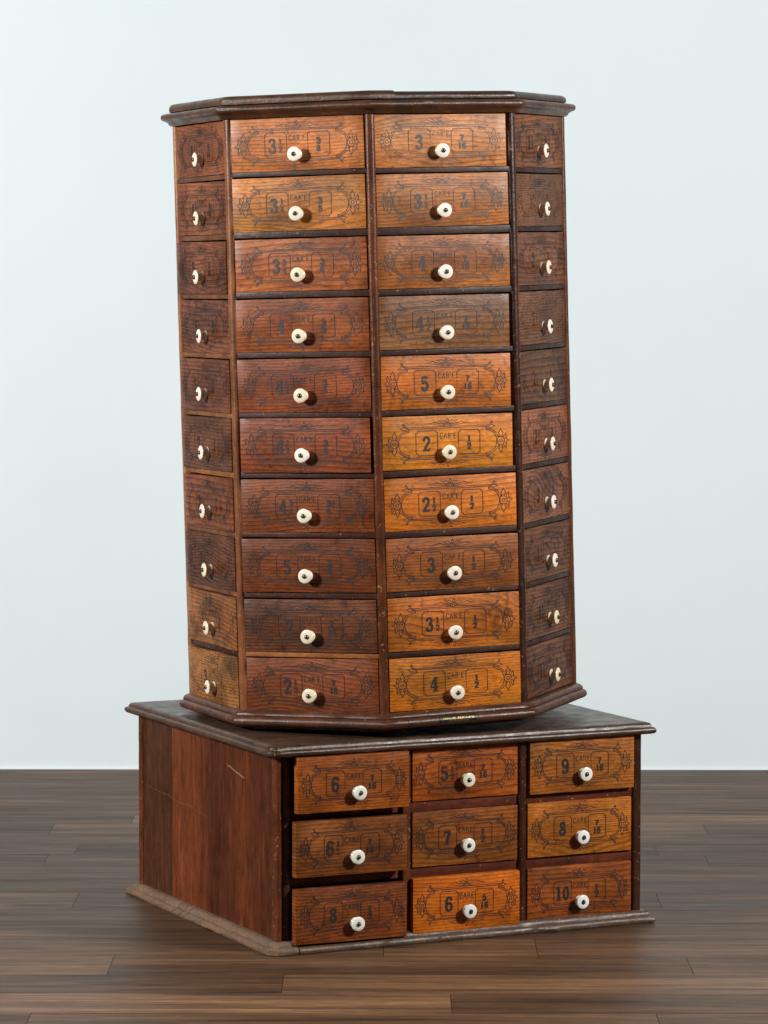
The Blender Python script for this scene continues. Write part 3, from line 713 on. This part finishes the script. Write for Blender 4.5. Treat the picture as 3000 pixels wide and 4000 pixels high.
ST = {
'L': [('4', '1/2', 'CARE', '5/16'), ('4', '3/4', 'CARE', '5/16'), ('5', None, 'CARE', '5/16'), ('5', '1/2', 'CARE', '5/16'), ('5', '1/4', 'CARE', '5/16'), ('2', None, "CARE", '3/8'), ('2', '1/4', "CARE", '3/8'), ('2', '1/2', "CARE", '3/8'), ('2', '3/4', "CARE", '3/8'), ('3', None, "CARE", '3/8')],
'ML': [('3', '1/2', "CAR'E", '3/8'), ('3', '1/4', "CAR'E", '3/8'), ('3', '3/4', "CAR'E", '3/8'), ('4', None, "CAR'E", '3/8'), ('4', '1/4', "CAR'E", '3/8'), ('4', '1/2', "CAR'E", '3/8'), ('4', '3/4', "CAR'E", '3/8'), ('5', None, "CAR'E", '3/8'), ('2', None, "CAR'E", '7/16'), ('2', '1/2', "CAR'E", '7/16')],
'MR': [('3', None, "CAR'E", '7/16'), ('3', '1/2', "CAR'E", '7/16'), ('4', None, "CAR'E", '7/16'), ('4', '1/2', "CAR'E", '7/16'), ('5', None, "CAR'E", '7/16'), ('2', None, "CAR'E", '1/2'), ('2', '1/2', "CAR'E", '1/2'), ('3', None, "CAR'E", '1/2'), ('3', '1/2', "CAR'E", '1/2'), ('4', None, "CAR'E", '1/2')],
'R': [('1', '1/2', 'TIRE', '3/16'), ('1', '3/4', 'TIRE', '3/16'), ('2', None, 'TIRE', '3/16'), ('2', '1/4', 'TIRE', '3/16'), ('2', '1/2', 'TIRE', '3/16'), ('2', '3/4', 'TIRE', '3/16'), ('3', None, 'TIRE', '3/16'), ('1', '1/4', 'TIRE', '1/4'), ('1', '1/2', 'TIRE', '1/4'), ('1', '3/4', 'TIRE', '1/4')]}
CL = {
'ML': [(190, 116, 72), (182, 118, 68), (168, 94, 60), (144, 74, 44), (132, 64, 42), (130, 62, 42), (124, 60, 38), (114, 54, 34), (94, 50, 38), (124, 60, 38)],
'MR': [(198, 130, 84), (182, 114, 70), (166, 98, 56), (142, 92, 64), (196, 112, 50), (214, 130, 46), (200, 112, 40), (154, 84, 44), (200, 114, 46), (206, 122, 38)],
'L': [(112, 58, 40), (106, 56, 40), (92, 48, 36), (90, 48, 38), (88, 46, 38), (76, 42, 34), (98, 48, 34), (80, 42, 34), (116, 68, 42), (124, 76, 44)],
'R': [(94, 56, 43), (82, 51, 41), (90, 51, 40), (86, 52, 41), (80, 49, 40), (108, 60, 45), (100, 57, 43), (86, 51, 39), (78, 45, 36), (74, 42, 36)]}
INKA = {'ML': [.66, .64, .74, .76, .70, .74, .76, .68, .78, .70], 'MR': [.56, .64, .68, .70, .72, .80, .78, .72, .74, .72],
        'L': [.60, .58, .55, .52, .48, .50, .46, .50, .40, .34], 'R': [.66, .42, .45, .36, .32, .78, .78, .55, .70, .74]}
STN = {'ML': [.4, .4, .6, .6, .65, .65, .5, .45, .35, .35], 'MR': [.45, .5, .6, .4, .35, .3, .4, .5, .4, .4], 'L': [.25, .5, .55, .45, .5, .4, .4, .45, .7, .8], 'R': [.25, .3, .4, .4, .45, .25, .2, .3, .25, .25]}
TINT = {'ML': 'red brown', 'MR': 'amber', 'L': 'worn dark', 'R': 'dark'}
RAILC = {'L': [(112, 72, 48)]*8+[(62, 40, 32)], 'ML': [(66, 42, 34)]*6+[(72, 38, 26), (70, 38, 26), (160, 98, 50)], 'MR': [(62, 40, 34)]*4+[(64, 38, 28)]*5, 'R': [(62, 44, 38)]*9}
RAILC['L'][0] = (100, 66, 48); RAILC['L'][3] = (128, 84, 52); RAILC['L'][4] = (128, 84, 50); RAILC['L'][5] = (138, 88, 50)
fb, fp = {'L': (.0085, .0010), 'ML': 0, 'MR': 0, 'R': 0}, 0
for key, k in (('L', -2), ('ML', -1), ('MR', 0), ('R', 1)):
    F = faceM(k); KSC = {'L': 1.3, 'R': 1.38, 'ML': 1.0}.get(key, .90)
    for r in range(10):
        u0, u1, z0, z1, rl = T[key][r]
        out = random.uniform(-.001, .0016); yaw = random.uniform(-.004, .004)
        if key == 'L':
            # drawers whose left edge stands clear of the post
            ap = u0; u0 = max(.0098, ap) if ap > .004 else .0098; u1 = .2650; out = .0005 if ap > .004 else .0042; yaw = 0 if ap > .004 else .004
        elif key == 'R': u0, u1, out = .0088+max(0, u0-.0136)*1.0, .2665, -.0012
        else: u0 = max(u0, .0088); u1 = min(u1, .2668)
        if key == 'ML' and r == 5: out, yaw = .006, -.012
        if key == 'ML' and r == 7: out = .004
        kn = (232, 226, 210) if key in ('ML', 'MR') else (226, 214, 194)
        if r > 6: kn = (226, 216, 194)
        whole, frac, word, right = ST[key][r]
        lab = '%s drawer stamped %s%s and %s' % (TINT[key], whole, ' '+frac if frac else '', right)
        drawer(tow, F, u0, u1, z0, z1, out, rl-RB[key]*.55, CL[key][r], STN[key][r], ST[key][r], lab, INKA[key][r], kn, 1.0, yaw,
               {'L': .0060, 'ML': -.0008, 'MR': -.0025, 'R': .003}[key], {'L': -.0165, 'ML': -.0178, 'MR': -.0182, 'R': -.017}[key], .034)
    for r in range(9):
        z1, z0 = T[key][r][2]-.0006, T[key][r+1][3]+.0024
        if z1-z0 < .0082: z0 = z1-.0082
        me = bevbox('rail', (.0078, .0004, z0), (PITCH-.0078, .033, z1), .0006)
        obj('rail', me, M_RAIL, tow, F, (*lin(RAILC[key][r]), 1))
for k in (2, 3, 4, 5):
    me = bevbox('back_panel', (.0078, .004, .0008), (PITCH-.0078, .033, TH-.0002), .0006)
    obj('back_panel', me, M_RAIL, tow, faceM(k), DK)
# maker's plate curving over the bottom moulding
A, B = ov(0), ov(1)
pu0, pu1 = .098, .170
arc = [(.0152, -.0110), (.0188, -.0136), (.0207, -.0173), (.0205, -.0212), (.0188, -.0243)]
F0 = faceM(0)
bm = bmesh.new(); ra = []; N = 12
for i in range(N+1):
    u = pu0+(pu1-pu0)*i/N
    ra.append([bm.verts.new((u, -o-.0006, z)) for o, z in arc]+[bm.verts.new((u, -o+.0006, z)) for o, z in reversed(arc)])
for i in range(N):
    n = len(ra[0])
    for q in range(n): bm.faces.new((ra[i][q], ra[i][(q+1) % n], ra[i+1][(q+1) % n], ra[i+1][q]))
bm.faces.new(ra[0]); bm.faces.new(ra[-1])
plate = obj('maker_plate', mesh(bm, 'maker_plate', True, 50), M_PLATE, tow, F0, None, label='small blackened plate with brass lettering on the lower moulding')
def arcpos(t):  # t = distance down the arc (0..1)
    L = [0]
    for a, b in zip(arc, arc[1:]): L.append(L[-1]+math.dist(a, b))
    t = t*L[-1]
    for i in range(len(arc)-1):
        if t <= L[i+1]+1e-9:
            f = (t-L[i])/(L[i+1]-L[i]); return arc[i][0]+(arc[i+1][0]-arc[i][0])*f, arc[i][1]+(arc[i+1][1]-arc[i][1])*f
    return arc[-1]
ARCL = sum(math.dist(a, b) for a, b in zip(arc, arc[1:]))
def plate_text(s, t, h, width):
    cu = bpy.data.curves.new('lettering', 'FONT'); cu.body = s; cu.size = 1; cu.align_x = 'CENTER'; cu.offset = .012
    tmp = bpy.data.objects.new('lettering', cu); COL.objects.link(tmp)
    bpy.context.view_layer.update()
    me = bpy.data.meshes.new_from_object(tmp.evaluated_get(bpy.context.evaluated_depsgraph_get()))
    bpy.data.objects.remove(tmp)
    xs = [v.co.x for v in me.vertices]; wx = max(xs)-min(xs); mx = (max(xs)+min(xs))/2
    for v in me.vertices:
        u = (pu0+pu1)/2+(v.co.x-mx)/wx*width
        o, z = arcpos(min(1, max(0, t-(v.co.y/.7)*h/ARCL)))
        v.co = (u, -o-.0010, z)
    me.materials.append(M_BRASS)
    return obj('lettering', me, None, plate)
plate_text('AMERICAN BOLT & SCREW CASE CO.', .48, .0042, .062)
plate_text('DAYTON. OHIO. U.S.A.', .80, .0042, .040)
bm = bmesh.new()
for t0, t1 in ((.90, .95),):
    a0, a1 = arcpos(t0), arcpos(t1)
    vs = [bm.verts.new(p) for p in ((pu0+.001, -a0[0]-.0009, a0[1]), (pu1-.001, -a0[0]-.0009, a0[1]), (pu1-.001, -a1[0]-.0009, a1[1]), (pu0+.001, -a1[0]-.0009, a1[1]))]
    bm.faces.new(vs)
obj('border', mesh(bm, 'border', False), M_BRASS, plate)
for u in (pu0+.002, pu1-.002):
    bm = bmesh.new(); lathe(bm, [(0, 0), (.0011, 0), (.0009, -.0006), (0, -.0008)], 10)
    o, z = arcpos(.3); obj('nail', mesh(bm, 'nail'), M_BRASS, plate, Matrix.Translation((u, -o-.0006, z)))
